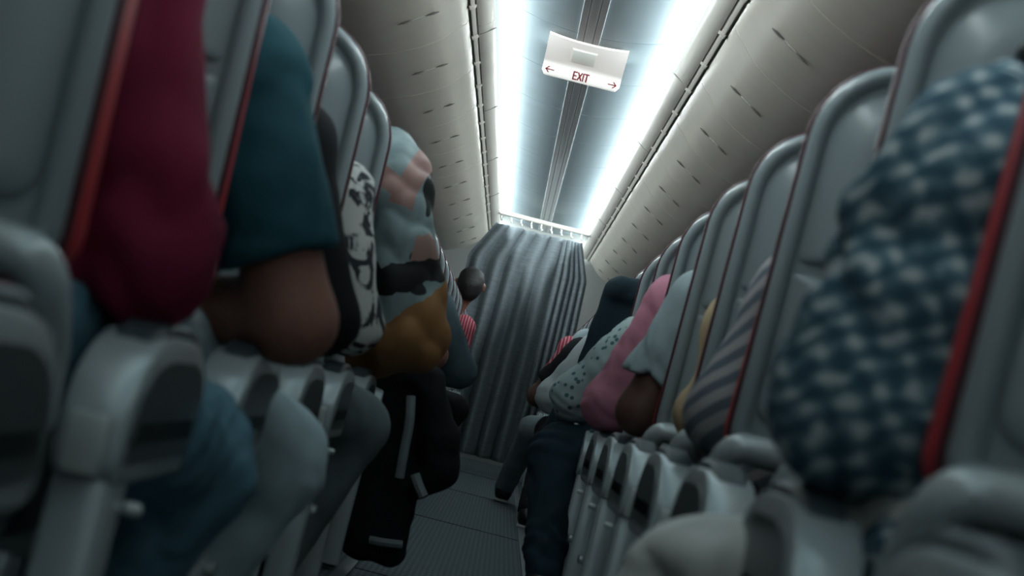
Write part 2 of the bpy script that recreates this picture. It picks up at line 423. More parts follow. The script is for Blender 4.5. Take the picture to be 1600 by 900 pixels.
for s, nm, sd in ((-1, 'trim_1', 'left'), (1, 'trim_2', 'right')):
    T = empty(nm, (0, 0, 0), 'cream rounded cove valance with clipped rail along the %s bins' % sd, 'trim', kind='structure')
    y = 8.22 - PITCH * 14
    segs = []
    while y < 18.8:
        y2 = min(y + 2 * PITCH, 18.85)
        link('valance_panel', mesh('valance_panel', *sweep(VAL, y, y2, s, 0.003), angle=50), M['valance'], T)
        y = y2
    link('cove_backing', mesh('cove_backing', *sweep(BACK, Y0, 18.85, s, 0.0)), M['ceiling'], T)
    V, F = box_data(-0.011, 0.011, Y0, 18.85, -0.004, 0.004, bev=0.002)
    rot = Matrix.Rotation(s * math.radians(38), 4, 'Y')
    V = [rot @ Vector(v) + Vector((s * 0.458, 0, 2.037)) for v in V]
    link('rail_strip', mesh('rail_strip', V, F), M['valance'], T)
    link('rail_gap', box('rail_gap', min(s * 0.466, s * 0.472), max(s * 0.466, s * 0.472), Y0, 18.85, 2.030, 2.036), M['dark'], T)
    cm = None
    for k in range(-7, 15):
        yy = 7.13 + 0.659 * k
        if yy > 16.6: break
        V, F = join([box_data(-0.016, 0.014, -0.022, 0.022, -0.009, 0.007, bev=0.003)])
        V = [rot @ Vector(v) for v in V]
        cm = cm or mesh('rail_clip', V, F)
        link('rail_clip', cm, M['valance'], T, (s * 0.459, yy, 2.035))
        link('clip_pin', box('clip_pin', -0.004, 0.004, -0.018, 0.018, -0.006, 0.004), M['dark'], T, (s * 0.470, yy + 0.01, 2.028))
    for k in range(-1, 4):
        yy = 8.38 + 2.25 * k
        V, F = join([tube_data([(0, -0.05, 0), (0, -0.02, 0), (0, 0.02, 0), (0, 0.05, 0)], [0.0015, 0.009, 0.009, 0.0015], 8)])
        V = [(v[0] * 0.9, v[1], v[2] * 0.35) for v in V]
        rt = Matrix.Rotation(s * math.radians(35), 4, 'Y') @ Matrix.Rotation(math.radians(75), 4, 'Z')
        link('valance_slot', mesh('valance_slot', [rt @ Vector(v) for v in V], F), M['latch'], T, (s * 0.404, yy, 2.060))
# overhead bins
BINP = [(0.492, 2.08), (0.474, 2.055), (0.472, 2.036), (0.482, 2.014), (0.498, 1.992), (0.520, 1.974), (0.548, 1.942), (0.582, 1.912), (0.622, 1.884), (0.668, 1.858), (0.720, 1.832),
        (0.790, 1.804), (0.87, 1.778), (0.97, 1.752), (1.10, 1.728), (1.28, 1.712), (1.50, 1.705), (1.74, 1.705)]
def bin_door(s):
    return mesh('bin_door', *sweep(BINP, 0.0, PITCH, s, 0.005), angle=60)
def latch_mesh(s):
    # slot that follows the curve of the door: two pointed dimples joined by a bar
    tx, tz = (0.720 - 0.548), (1.832 - 1.942); L = math.hypot(tx, tz); t = Vector((s * tx / L, 0, tz / L)); nrm = Vector((s * -(-tz / L) * 1.0, 0, 0))
    nrm = t.cross(Vector((0, 1, 0))) * (1 if s > 0 else -1)
    if nrm.z > 0: nrm = -nrm
    def lens(c, ln, wd, th):
        rings = []
        for k in range(7):
            f = -1 + 2 * k / 6; rr = math.sqrt(max(0.02, 1 - f * f))
            rings.append([c + t * (f * ln) + Vector((0, 1, 0)) * (math.cos(q) * wd * rr) + nrm * (math.sin(q) * th * rr) for q in [2 * math.pi * i / 10 for i in range(10)]])
        return loft(rings)
    z = Vector((0, 0, 0))
    dark = [lens(t * q, 0.030, 0.009, 0.003) for q in (-0.052, 0.052)]
    bar = lens(z, 0.045, 0.004, 0.004); gl = [lens(t * q + Vector((0, 0.004, 0)), 0.024, 0.005, 0.0045) for q in (-0.058, 0.046)]
    return mesh('latch_bar', *bar), [mesh('latch_recess', *d) for d in dark], [mesh('latch_glint', *d) for d in gl]
NB = 17
for s, sd in ((-1, 'left'), (1, 'right')):
    dm = bin_door(s); l1, l2, l3 = latch_mesh(s)
    for k in range(NB):
        y = 16.75 + 0.0 - PITCH * (k + 1) + 0.14
        y = 6.90 + PITCH * (9 - k)
        if k == 0: y += 0.0
        lab = 'cream curved overhead bin on the %s, %s nearest the grey curtain' % (sd, ORD[k - 1])
        if k == 0: lab = 'cream overhead bin on the %s just beyond the grey curtain' % sd
        B = empty('overhead_bin', (0, y, 0), lab, 'overhead bin', '%s row of overhead bins' % sd)
        link('bin_door', dm, M['bin'], B); 
        lm = link('latch', l1, M['latch'], B, (s * 0.6215, PITCH / 2, 1.8835))
        for me_ in l2: link('latch_recess', me_, M['latch_dark'], lm)
        for me_ in l3: link('latch_highlight', me_, M['latch'], lm)  # bright slivers modelled on the dimples to imitate glints of light

for s, nm, sd in ((-1, 'trim_3', 'left'), (1, 'trim_4', 'right')):
    o = link(nm, mesh(nm, *sweep(BINP, Y0, 6.90 + PITCH * (9 - NB + 1), s, 0.003), angle=60), M['bin']); tag(o, 'run of bin fronts behind the camera on the %s' % sd, 'trim', kind='structure')
# ------------------------------------------------------------------ exit sign
SX, SY, SZ = 0.008, 8.85, 2.198
S = empty('exit_sign', (SX, SY, SZ), 'white wedge shaped exit sign with red lettering hanging under the ceiling track', 'exit sign')
def sign_body():
    W = 0.178; rings = []
    xs = np.linspace(-W, W, 25)
    V, F = [], []
    n = len(xs)
    def bow(x): return 0.40 * x * x
    for x in xs:
        e = max(0.0, (abs(x) - (W - 0.022)) / 0.022); cor = 0.022 * (1 - math.sqrt(max(0, 1 - e * e)))
        V += [(x, 0.0, bow(x) - 0.004), (x, 0.003, bow(x) - 0.012), (x, 0.185, -0.082), (x, 0.200, -0.090), (x, 0.207, -0.100),
              (x, 0.222, -0.140 + cor), (x, 0.232, -0.146 + cor), (x, 0.246, -0.140 + cor), (x, 0.40, bow(x) - 0.004)]
    m_ = 9
    for i in range(n - 1):
        for j in range(m_ - 1): F.append((i * m_ + j, i * m_ + j + 1, (i + 1) * m_ + j + 1, (i + 1) * m_ + j))
    F.append(tuple(range(m_))); F.append(tuple((n - 1) * m_ + j for j in range(m_))[::-1])
    return mesh('sign_body', V, F, angle=40)
body = link('sign_body', sign_body(), M['white'], S)
# clear lens in the sloping plate
sl = math.atan2(-0.070, 0.182)
lz = Matrix.Translation((-0.008, 0.105, -0.050)) @ Matrix.Rotation(sl, 4, 'X')
V, F = box_data(-0.052, 0.052, -0.050, 0.050, -0.006, 0.003, bev=0.002)
link('sign_lens', mesh('sign_lens', [lz @ Vector(v) for v in V], F), M['lens'], S)
V, F = join([box_data(-0.056, 0.056, -0.054, -0.050, -0.004, 0.003), box_data(-0.056, 0.056, 0.050, 0.054, -0.004, 0.003), box_data(-0.056, -0.052, -0.054, 0.054, -0.004, 0.003), box_data(0.052, 0.056, -0.054, 0.054, -0.004, 0.003)])
link('lens_frame', mesh('lens_frame', [lz @ Vector(v) for v in V], F), M['white'], S)
# lettering on the text face (face runs from (y .207, z -.100) to (y .222, z -.140))
ft = Vector((0, 0.015, -0.040)).normalized(); fn = Vector((0, -ft.z, ft.y)); fn = -fn if fn.y > 0 else fn
def face_pt(x, v, d=0.0012): return Vector((x, 0.2145, -0.120)) - ft * v + fn * d
def stroke(x0, v0, x1, v1, wd):
    d = Vector((x1 - x0, v1 - v0)).normalized(); p = Vector((-d.y, d.x)) * wd / 2; d = d * wd * 0.35
    c = [(x0 + p.x - d.x, v0 + p.y - d.y), (x0 - p.x - d.x, v0 - p.y - d.y), (x1 - p.x + d.x, v1 - p.y + d.y), (x1 + p.x + d.x, v1 + p.y + d.y)]
    V = [face_pt(*q, d=0.0012) for q in c] + [face_pt(*q, d=-0.002) for q in c]
    return V, [(0, 1, 2, 3), (7, 6, 5, 4), (0, 4, 5, 1), (1, 5, 6, 2), (2, 6, 7, 3), (3, 7, 4, 0)]
H = 0.0165; lw = 0.0062
L_E = [stroke(-0.034, -H, -0.034, H, lw), stroke(-0.034, H, -0.020, H, lw), stroke(-0.034, 0, -0.022, 0, lw), stroke(-0.034, -H, -0.020, -H, lw)]
L_X = [stroke(-0.014, -H, 0.003, H, lw), stroke(-0.014, H, 0.003, -H, lw)]
L_I = [stroke(0.0105, -H, 0.0105, H, lw)]
L_T = [stroke(0.0255, -H, 0.0255, H, lw), stroke(0.0165, H, 0.0345, H, lw)]
for nm, st in (('letter_e', L_E), ('letter_x', L_X), ('letter_i', L_I), ('letter_t', L_T)):
    o = link('sign_letter', mesh(nm, *join(st), smooth=False), M['sign_red'], S)
for sx in (-1, 1):
    c = sx * 0.143; t_ = sx * 0.018
    st = [stroke(c - t_, 0, c + t_, 0, 0.0045), stroke(c + t_, 0, c + t_ * 0.25, 0.013, 0.0045), stroke(c + t_, 0, c + t_ * 0.25, -0.013, 0.0045)]
    link('sign_arrow', mesh('sign_arrow', *join(st), smooth=False), M['sign_red'], S)

# ------------------------------------------------------------------ curtain rail and curtains
CY = 16.78
R = empty('curtain_rail', (0, CY, 2.07), 'white tubular curtain rail across the ceiling above the grey curtain', 'curtain rail')
pts = [(-0.44, 0, 0.025), (-0.40, 0, 0.02), (0.40, 0, 0.02), (0.44, 0, 0.025)]
link('rail_tube', mesh('rail_tube', *tube_data(pts, 0.020, 14)), M['valance'], R)
for i in range(9):
    x = -0.36 + i * 0.085
    link('glider_hook', mesh('glider_hook', *tube_data(smooth_path([(x, 0.0, 0.0), (x, 0.0, -0.03), (x + 0.01, 0.0, -0.05), (x + 0.012, 0, -0.035)]), 0.005, 6)), M['bolt'], R)
def curtain(x0t, x1t, x0b, x1b, x0m, x1m, y, folds, amp, label, ph):
    nu, nv = 220, 60; V = []; F = []
    ztop, zmid, zbot = 2.005, 1.70, 0.10
    rnd = random.Random(int(ph * 100)); wob = [(rnd.uniform(2, 9), rnd.uniform(0, 6.28), rnd.uniform(-1, 1)) for _ in range(4)]
    for j in range(nv):
        v = j / (nv - 1); z = ztop + (zbot - ztop) * v
        if z > zmid: f = (ztop - z) / (ztop - zmid); L_, R_ = x0t + (x0m - x0t) * f, x1t + (x1m - x1t) * f
        else: f = (zmid - z) / (zmid - zbot); L_, R_ = x0m + (x0b - x0m) * f, x1m + (x1b - x1m) * f
        for i in range(nu):
            uu = i / (nu - 1)
            wp = uu + 0.006 * sum(c * math.sin(a_ * 3 * uu + b_ + 1.5 * v) for a_, b_, c in wob)
            t = 2 * math.pi * folds * wp + ph
            q = amp * (0.45 + 1.0 * v) * (math.sin(t) + 0.28 * math.sin(2 * t + 1.0 + 2 * v)) + 0.010 * math.sin(0.37 * t + 3 * v)
            sag = -0.010 * abs(math.sin(t / 2)) * max(0, 1 - 12 * v)
            V.append((L_ + (R_ - L_) * uu + amp * 0.25 * math.cos(t), y + q, z + sag))
    for j in range(nv - 1):
        for i in range(nu - 1): F.append((j * nu + i, j * nu + i + 1, (j + 1) * nu + i + 1, (j + 1) * nu + i))
    me = bpy.data.meshes.new('curtain'); me.from_pydata(V, [], F); me.update()
    for p in me.polygons: p.use_smooth = True
    o = link('curtain', me, M['curtain'])
    sm = o.modifiers.new('thickness', 'SOLIDIFY'); sm.thickness = 0.003
    tag(o, label, 'curtain', 'curtains closing the aisle'); return o
curtain(-0.40, 0.20, -0.56, 0.205, -0.56, 0.20, CY + 0.02, 5.3, 0.050, 'wide grey pleated curtain drawn across the left and middle of the aisle', 0.3)
curtain(0.185, 0.335, 0.19, 0.52, 0.19, 0.455, CY - 0.02, 5.2, 0.042, 'narrow bunched grey curtain at the right of the aisle', 1.1)

# ------------------------------------------------------------------ seats
XE = 0.390; PW = 0.42; PP = 0.45
def recline(z): return -0.055 * max(0.0, (z - 0.60) / 0.66) ** 1.3
def ring(ins, y, z0=0.60, z1=1.26, r=0.135, dx=0.0):
    pts = rrect(-PW / 2 + ins, PW / 2 - ins, z0 + ins, z1 - ins, max(0.02, r - ins * 0.8), max(0.012, 0.05 - ins * 0.8), 8)
    out = []
    for x, z in pts:
        k = 1 - 0.035 * max(0, (z - 0.75) / 0.5) ** 2
        out.append((x * k, y + recline(z), z))
    return out
def bowed(V, amt=0.012):
    return [(x, y - amt * (1 - (x / (PW / 2)) ** 2), z) for x, y, z in V]
def seat_meshes():
    D = {}
    V, F = loft([ring(0.0, 0.030), ring(0.0, 0.004), ring(0.003, -0.005), ring(0.008, -0.009), ring(0.016, -0.009), ring(0.023, -0.003), ring(0.029, 0.008), ring(0.060, 0.010), ring(0.10, 0.010)])
    D['shell'] = mesh('back_shell', bowed(V), F, angle=50)
    V, F = loft([ring(-0.002, 0.034), ring(-0.005, 0.030), ring(-0.005, 0.016), ring(-0.002, 0.012)])
    D['pipe'] = mesh('edge_piping', V, F)
    V, F = loft([ring(0.006, 0.112), ring(-0.001, 0.104), ring(-0.004, 0.070), ring(-0.003, 0.040), ring(0.0, 0.034)])
    V = [(x * (1 - 0.045 * min(1, max(0, (z - 0.92) / 0.22))), y, z - 0.014 * min(1, max(0, (z - 0.92) / 0.22))) for x, y, z in V]     # draws in under the piping higher up
    D['red'] = mesh('red_cover', V, F)
    V, F = loft([ring(0.07, 0.178, r=0.10), ring(0.03, 0.172), ring(0.012, 0.150), ring(0.008, 0.104)])
    D['cushion'] = mesh('back_cushion', V, F)
    # tray table folded against the back
    def tr(ins, y): return [(x, yy + 0, z) for x, yy, z in [(x, y + recline(z), z) for x, z in rrect(-0.180 + ins, 0.180 - ins, 0.665 + ins * 0.3, 0.908 - ins * 0.3, 0.012, 0.03, 4)]]
    V, F = loft([tr(0, 0.02), tr(0, 0.004), tr(0.004, 0.0), tr(0.036, -0.010), tr(0.050, -0.0125), tr(0.07, -0.013)])
    D['tray'] = mesh('tray_table', bowed(V, 0.012), F, angle=60)
    # upper panel, slightly convex
    def up(ins, y): return [(x * (1 - 0.03 * max(0, (z - 0.9) / 0.3)), y + recline(z), z) for x, z in rrect(-0.180 + ins, 0.180 - ins, 0.925 + ins * 0.3, 1.215 - ins, max(0.03, 0.10 - ins), 0.012, 6)]
    V, F = loft([up(0, 0.02), up(0, 0.008), up(0.004, 0.004), up(0.036, -0.008), up(0.050, -0.0105), up(0.07, -0.011)])
    D['upper'] = mesh('upper_panel', bowed(V, 0.012), F, angle=60)
    def scr(ins, y): return [(x, y + recline(z), z) for x, z in rrect(-0.088 + ins, 0.10 - ins, 1.005 + ins, 1.165 - ins, 0.02, 0.012, 4)]
    V, F = loft([scr(0, 0.0), scr(0, -0.024), scr(0.004, -0.027), scr(0.008, -0.0245)])
    D['recess'] = mesh('screen_recess', V, F, angle=50)
    V, F = join([box_data(-0.028, 0.028, -0.040, -0.026, 0.972, 1.012, bev=0.006), box_data(-0.010, 0.010, -0.052, -0.034, 0.905, 0.985, bev=0.005)])
    D['latch'] = mesh('tray_latch', V, F)
    # seat cushion
    def cu(ins, z): return [(x, y, z) for x, y in rrect(-0.205 + ins, 0.205 - ins, 0.06 + ins, 0.56 - ins, 0.07, 0.03, 5)]
    V, F = loft([cu(0.03, 0.34), cu(0.0, 0.36), cu(0.0, 0.42), cu(0.012, 0.445), cu(0.06, 0.455)])
    D['seat'] = mesh('seat_cushion', V, F)
    V, F = loft([[(x, 0.045 + 0.0 * z, z) for x, z in rrect(-0.20, 0.20, 0.34, 0.56, 0.03, 0.05, 4)], [(x, 0.01, z) for x, z in rrect(-0.20, 0.20, 0.34, 0.56, 0.03, 0.05, 4)], [(x, 0.0, z) for x, z in rrect(-0.185, 0.185, 0.355, 0.545, 0.03, 0.05, 4)]])
    D['low'] = mesh('lower_back_panel', V, F)
    # bent bar under the back, running across its width
    p = smooth_path([(-0.205, 0.10, 0.475), (-0.215, 0.03, 0.56), (-0.205, -0.012, 0.618), (-0.16, -0.016, 0.622), (0.16, -0.016, 0.622), (0.205, -0.012, 0.618), (0.215, 0.03, 0.56), (0.205, 0.10, 0.475)], 3)
    D['arch'] = mesh('back_bar', *tube_data(p, 0.024, 12))
    return D
SEAT = seat_meshes()
def dome(ins, x, y0=0.14, y1=0.60, z0=0.425, z1=0.578, ry=0.17, rz=0.085, rb=0.03, n=8):
    """side outline of the armrest: domed top, small lower corners"""
    y0, y1, z0, z1 = y0 + ins, y1 - ins, z0 + ins, z1 - ins; ry, rz, rb = ry - ins, rz - ins * 0.6, max(0.006, rb - ins); P = []
    for (cy, cz, a_, b_, st) in ((y1 - rb, z0 + rb, rb, rb, -90), (y1 - ry, z1 - rz, ry, rz, 0), (y0 + ry, z1 - rz, ry, rz, 90), (y0 + rb, z0 + rb, rb, rb, 180)):
        for i in range(n + 1):
            t = math.radians(st + 90 * i / n); P.append((x, cy + a_ * math.cos(t), cz + b_ * math.sin(t)))
    return P
def side_ring(ins, x, y0, y1, z0, z1, rt, rb, n=6): return [(x, y, z) for y, z in rrect(y0 + ins, y1 - ins, z0 + ins, z1 - ins, max(0.005, rt - ins), max(0.005, rb - ins), n)]
def arm_meshes():
    D = {}
    V, F = loft([dome(0.009, -0.034), dome(0.002, -0.031), dome(0, -0.025), dome(0, 0.025), dome(0.002, 0.031), dome(0.009, 0.034)])
    D['arm'] = mesh('armrest', V, F)
    for s in (-1, 1):
        # inset on the aisle side (aisle lies towards -s)
        V, F = loft([dome(0.024, -s * 0.030), dome(0.024, -s * 0.0355), dome(0.032, -s * 0.0350), dome(0.060, -s * 0.0362)])
        D['inset', s] = mesh('armrest_inset', V, F)
        V, F = tube_data([(-s * 0.030, 0.262, 0.40), (-s * 0.044, 0.262, 0.40), (-s * 0.048, 0.262, 0.40)], [0.007, 0.007, 0.004], 12)
        D['knob', s] = mesh('recline_button', V, F)
        V, F = tube_data([(-s * 0.010, 0.335, 0.262), (-s * 0.034, 0.335, 0.262), (-s * 0.038, 0.335, 0.262)], [0.013, 0.013, 0.007], 12)
        D['bolt', s] = mesh('bracket_bolt', V, F)
    V, F = box_data(-0.022, 0.018, 0.132, 0.160, 0.432, 0.492, bev=0.005); D['plate'] = mesh('armrest_end_plate', V, F)
    V, F = loft([[(x, y, z) for x, y in rrect(-0.029 + i, 0.030 - i, 0.155 + i, 0.255 - i, 0.012, 0.008, 3)] for z, i in ((0.02, 0.0), (0.428, 0.0), (0.438, 0.004))])
    D['panel'] = mesh('end_panel', V, F)
    V, F = loft([side_ring(0.004, -0.016, 0.29, 0.385, 0.0, 0.295, 0.045, 0.01), side_ring(0, -0.012, 0.29, 0.385, 0.0, 0.295, 0.045, 0.01), side_ring(0, 0.012, 0.29, 0.385, 0.0, 0.295, 0.045, 0.01), side_ring(0.004, 0.016, 0.29, 0.385, 0.0, 0.295, 0.045, 0.01)])
    D['bracket'] = mesh('leg_bracket', V, F)
    V, F = loft([side_ring(0.004, -0.027, 0.21, 0.585, 0.556, 0.584, 0.014, 0.005, 3), side_ring(0, -0.022, 0.21, 0.585, 0.556, 0.584, 0.014, 0.005, 3), side_ring(0, 0.022, 0.21, 0.585, 0.556, 0.584, 0.014, 0.005, 3), side_ring(0.004, 0.027, 0.21, 0.585, 0.556, 0.584, 0.014, 0.005, 3)])
    V, F = loft([dome(0.006, -0.024, 0.19, 0.585, 0.50, 0.592, 0.15, 0.075), dome(0, -0.017, 0.19, 0.585, 0.50, 0.592, 0.15, 0.075), dome(0, 0.017, 0.19, 0.585, 0.50, 0.592, 0.15, 0.075), dome(0.006, 0.024, 0.19, 0.585, 0.50, 0.592, 0.15, 0.075)])
    D['pad'] = mesh('armrest_pad', V, F)
    V, F = join([tube_data([(0, 0.12, 0.30), (0, 0.50, 0.30)], 0.02, 10)])
    V, F = tube_data([(-0.62, 0, 0), (0.66, 0, 0)], 0.022, 10); D['beam'] = mesh('seat_beam', V, F)
    D['leg'] = [mesh('seat_leg', *tube_data([(0, 0.16, 0.32), (0, 0.10, 0.0)], 0.016, 8)), mesh('seat_leg', *tube_data([(0, 0.46, 0.32), (0, 0.56, 0.0)], 0.016, 8))]
    return D
ARM = arm_meshes()
ROW_L = [1.03 + 0.79 * k for k in range(20)]
ROW_R = [0.87 + 0.79 * k for k in range(20)]
UX = XE + PW / 2 + PP            # x of the middle place
for s, rows, sd in ((-1, ROW_L, 'left'), (1, ROW_R, 'right')):
    for k, y in enumerate(rows):
        lab = 'grey triple seat with red edging left of the aisle, ' if s < 0 else 'grey triple seat with red edging right of the aisle, '
        lab += 'cut off at the picture corner' if k == 0 else ('%s row from the camera' % ORD[k])
        U = empty('airliner_seat', (s * UX, y, 0), lab, 'airliner seat', 'seat rows on the %s' % sd)
        for p in range(3):
            x = s * (p - 1) * PP
            link('back_shell', SEAT['shell'], M['shell'], U, (x, 0, 0)); link('edge_piping', SEAT['pipe'], M['maroon_pipe'], U, (x, 0, 0))
            link('red_cover', SEAT['red'], M['red'], U, (x, 0, 0)); link('back_cushion', SEAT['cushion'], M['leather'], U, (x, 0, 0))
            link('seat_cushion', SEAT['seat'], M['leather'], U, (x, 0, 0)); 
            up = link('upper_panel', SEAT['upper'], M['shell'], U, (x, 0, 0))
            link('tray_table', SEAT['tray'], M['shell'], U, (x, 0, 0))
            if p < 2 or k < 4:
                link('screen_recess', SEAT['recess'], M['dark'], up, (0, 0, 0)); link('tray_latch', SEAT['latch'], M['rim'], up, (0, 0, 0))
            link('back_bar', SEAT['arch'], M['silver'], U, (x, 0, 0)); link('lower_back_panel', SEAT['low'], M['leather'], U, (x, 0, 0))
        for q in range(4):
            x = s * ((XE - 0.045) - UX + q * PP) if q == 0 else s * ((XE - 0.015) - UX + q * PP)
            A = link('armrest', ARM['arm'], M['silver'], U, (x, 0, 0)); link('armrest_pad', ARM['pad'], M['pad'], A)
            if q == 0:
                link('armrest_inset', ARM['inset', s], M['inset'], A); link('armrest_end_plate', ARM['plate'], M['silver_bright'], A)
                E = link('end_panel', ARM['panel'], M['silver'], U, (x, 0, 0)); link('recline_button', ARM['knob', s], M['silver_bright'], E)
                Bk = link('leg_bracket', ARM['bracket'], M['silver'], U, (x, 0, 0)); link('bracket_bolt', ARM['bolt', s], M['bolt'], Bk)
        for yy in (0.15, 0.46): link('seat_beam', ARM['beam'], M['silver'], U, (0, yy, 0.32))
        for x in (-0.45, 0.45):
            for lm in ARM['leg']: link('seat_leg', lm, M['silver'], U, (x, 0, 0))

# ------------------------------------------------------------------ figures: smooth distance fields turned into surfaces
def smin(a_, b_, k):
    h = np.clip(0.5 + 0.5 * (b_ - a_) / k, 0, 1)
    return b_ * (1 - h) + a_ * h - k * h * (1 - h)
def field(prims, axes, k, reach=0.09):
    d = np.full([len(x) for x in axes], 1.0, np.float32)
    for pr in prims:
        A = np.array(pr[0], float); B = np.array(pr[1], float); ra, rb = pr[2], pr[3]
        opt = pr[4] if len(pr) > 4 else {}
        R_ = max(ra, rb) + reach; sl = []
        for i in range(3):
            l, h_ = np.searchsorted(axes[i], (min(A[i], B[i]) - R_, max(A[i], B[i]) + R_)); sl.append(slice(l, h_))
        X, Y, Z = np.meshgrid(*[axes[i][sl[i]].astype(np.float32) for i in range(3)], indexing='ij', sparse=True)
        ab = B - A; L2 = float(ab @ ab) + 1e-9
        t = np.clip(((X - A[0]) * ab[0] + (Y - A[1]) * ab[1] + (Z - A[2]) * ab[2]) / L2, 0, 1)
        q = [X - A[0] - t * ab[0], Y - A[1] - t * ab[1], Z - A[2] - t * ab[2]]
        if 'flat' in opt: q[opt['flat'][0]] = q[opt['flat'][0]] * opt['flat'][1]      # squashed along an axis
        dd = np.sqrt(q[0] ** 2 + q[1] ** 2 + q[2] ** 2) - (ra + (rb - ra) * t)
        if 'cut' in opt:       # plane (point, normal): keep the side the normal points away from
            c, n = np.array(opt['cut'][0]), np.array(opt['cut'][1]); n = n / np.linalg.norm(n)
            dd = np.maximum(dd, (X - c[0]) * n[0] + (Y - c[1]) * n[1] + (Z - c[2]) * n[2])
        d[tuple(sl)] = smin(d[tuple(sl)], dd, opt.get('k', k))
    return d
def nets(vol, org, h):
    S_ = vol < 0
    c = S_[:-1].astype(np.int8) + S_[1:]; c = c[:, :-1] + c[:, 1:]; c = c[:, :, :-1] + c[:, :, 1:]
    act = (c > 0) & (c < 8)
    ijk = np.argwhere(act); idx = np.full(act.shape, -1, np.int64); idx[act] = np.arange(len(ijk))
    cnt = np.zeros(len(ijk)); acc = np.zeros((len(ijk), 3))
    I, J, K = ijk.T
    for c in [(i, j, k) for i in (0, 1) for j in (0, 1) for k in (0, 1)]:
        va = vol[I + c[0], J + c[1], K + c[2]]
        for ax in range(3):
            if c[ax]: continue
            e = list(c); e[ax] = 1; vb = vol[I + e[0], J + e[1], K + e[2]]; m = (va < 0) != (vb < 0)
            t = np.where(m, va / np.where(m, va - vb, 1), 0)
            p = np.tile(np.array(c, float), (len(ijk), 1)); p[:, ax] += t
            acc += p * m[:, None]; cnt += m
    V = (ijk + acc / np.maximum(cnt, 1)[:, None]) * h + org
    Q = []
    for ax in range(3):
        o1, o2 = (ax + 1) % 3, (ax + 2) % 3
        sl_a = [slice(None)] * 3; sl_b = [slice(None)] * 3; sl_a[ax] = slice(0, -1); sl_b[ax] = slice(1, None)
        m = S_[tuple(sl_a)] != S_[tuple(sl_b)]
        E = np.argwhere(m); ok = (E[:, o1] > 0) & (E[:, o2] > 0) & (E[:, o1] < vol.shape[o1] - 1) & (E[:, o2] < vol.shape[o2] - 1)
        ins = S_[tuple(sl_a)][m][ok]; E = E[ok]
        def gi(d1, d2):
            F_ = E.copy(); F_[:, o1] -= d1; F_[:, o2] -= d2; return idx[F_[:, 0], F_[:, 1], F_[:, 2]]
        q = np.stack([gi(1, 1), gi(0, 1), gi(0, 0), gi(1, 0)], 1)
        q[~ins] = q[~ins][:, ::-1]
        Q.append(q)
    return V, np.concatenate(Q)
def wrinkles(P, amp, seed, f=1.0):
    """soft swells plus pinched creases that wander, as in worn cloth"""
    r = np.random.RandomState(seed); lo = 0; hi = 0
    warp = np.stack([np.sin(P @ (r.normal(size=3) * 20) + r.uniform(0, 6.28)) for _ in range(3)], -1) * 0.040
    Q = P + warp
    for i in range(4):
        lo = lo + np.sin(Q @ (r.normal(size=3) * np.array([20, 20, 26]) * f) + r.uniform(0, 6.28))
    for i in range(4):
        kv = r.normal(size=3) * np.array([44, 44, 48]) * f
        hi = hi + (1 - 2 * np.abs(np.sin(Q @ kv * 0.5 + r.uniform(0, 6.28)))) * (0.55 + 0.45 * np.sin(Q @ (r.normal(size=3) * 9) + r.uniform(0, 6.28)))
    return amp * (0.22 * lo + 0.36 * hi)
def sdf_mesh(name, prims, res=0.012, k=0.03, infl=0.0, wr=0.0, seed=1, m=None, parent=None, f=1.0, clip=None):
    A = np.array([p[0] for p in prims] + [p[1] for p in prims]); rm = max(max(p[2], p[3]) for p in prims) + infl + 0.03 + wr * 2
    lo, hi = A.min(0) - rm, A.max(0) + rm
    n = np.ceil((hi - lo) / res).astype(int) + 1
    axes = [lo[i] + np.arange(n[i]) * res for i in range(3)]
    vol = field(prims, axes, k) - infl
    if wr or clip:
        near = np.argwhere(np.abs(vol) < 0.05 + 2 * wr if not clip else vol < 0.05 + 2 * wr)
        g = near * res + lo; vv = vol[near[:, 0], near[:, 1], near[:, 2]].astype(float)
        if wr: vv = vv + wrinkles(g, wr, seed, f) * (np.abs(vv) < 0.05 + 2 * wr)
        for c, nn in (clip or []): vv = np.maximum(vv, (g - np.array(c)) @ (np.array(nn) / np.linalg.norm(nn)))
        vol[near[:, 0], near[:, 1], near[:, 2]] = vv
    V, Q = nets(vol, lo, res)
    me = bpy.data.meshes.new(name); me.vertices.add(len(V)); me.vertices.foreach_set('co', V.astype(np.float32).ravel())
    me.loops.add(len(Q) * 4); me.polygons.add(len(Q))
    me.loops.foreach_set('vertex_index', Q.astype(np.int32).ravel())
    me.polygons.foreach_set('loop_start', np.arange(0, len(Q) * 4, 4, dtype=np.int32))
    me.polygons.foreach_set('use_smooth', np.ones(len(Q), bool)); me.update(calc_edges=True); me.validate()
    return link(name, me, m, parent)

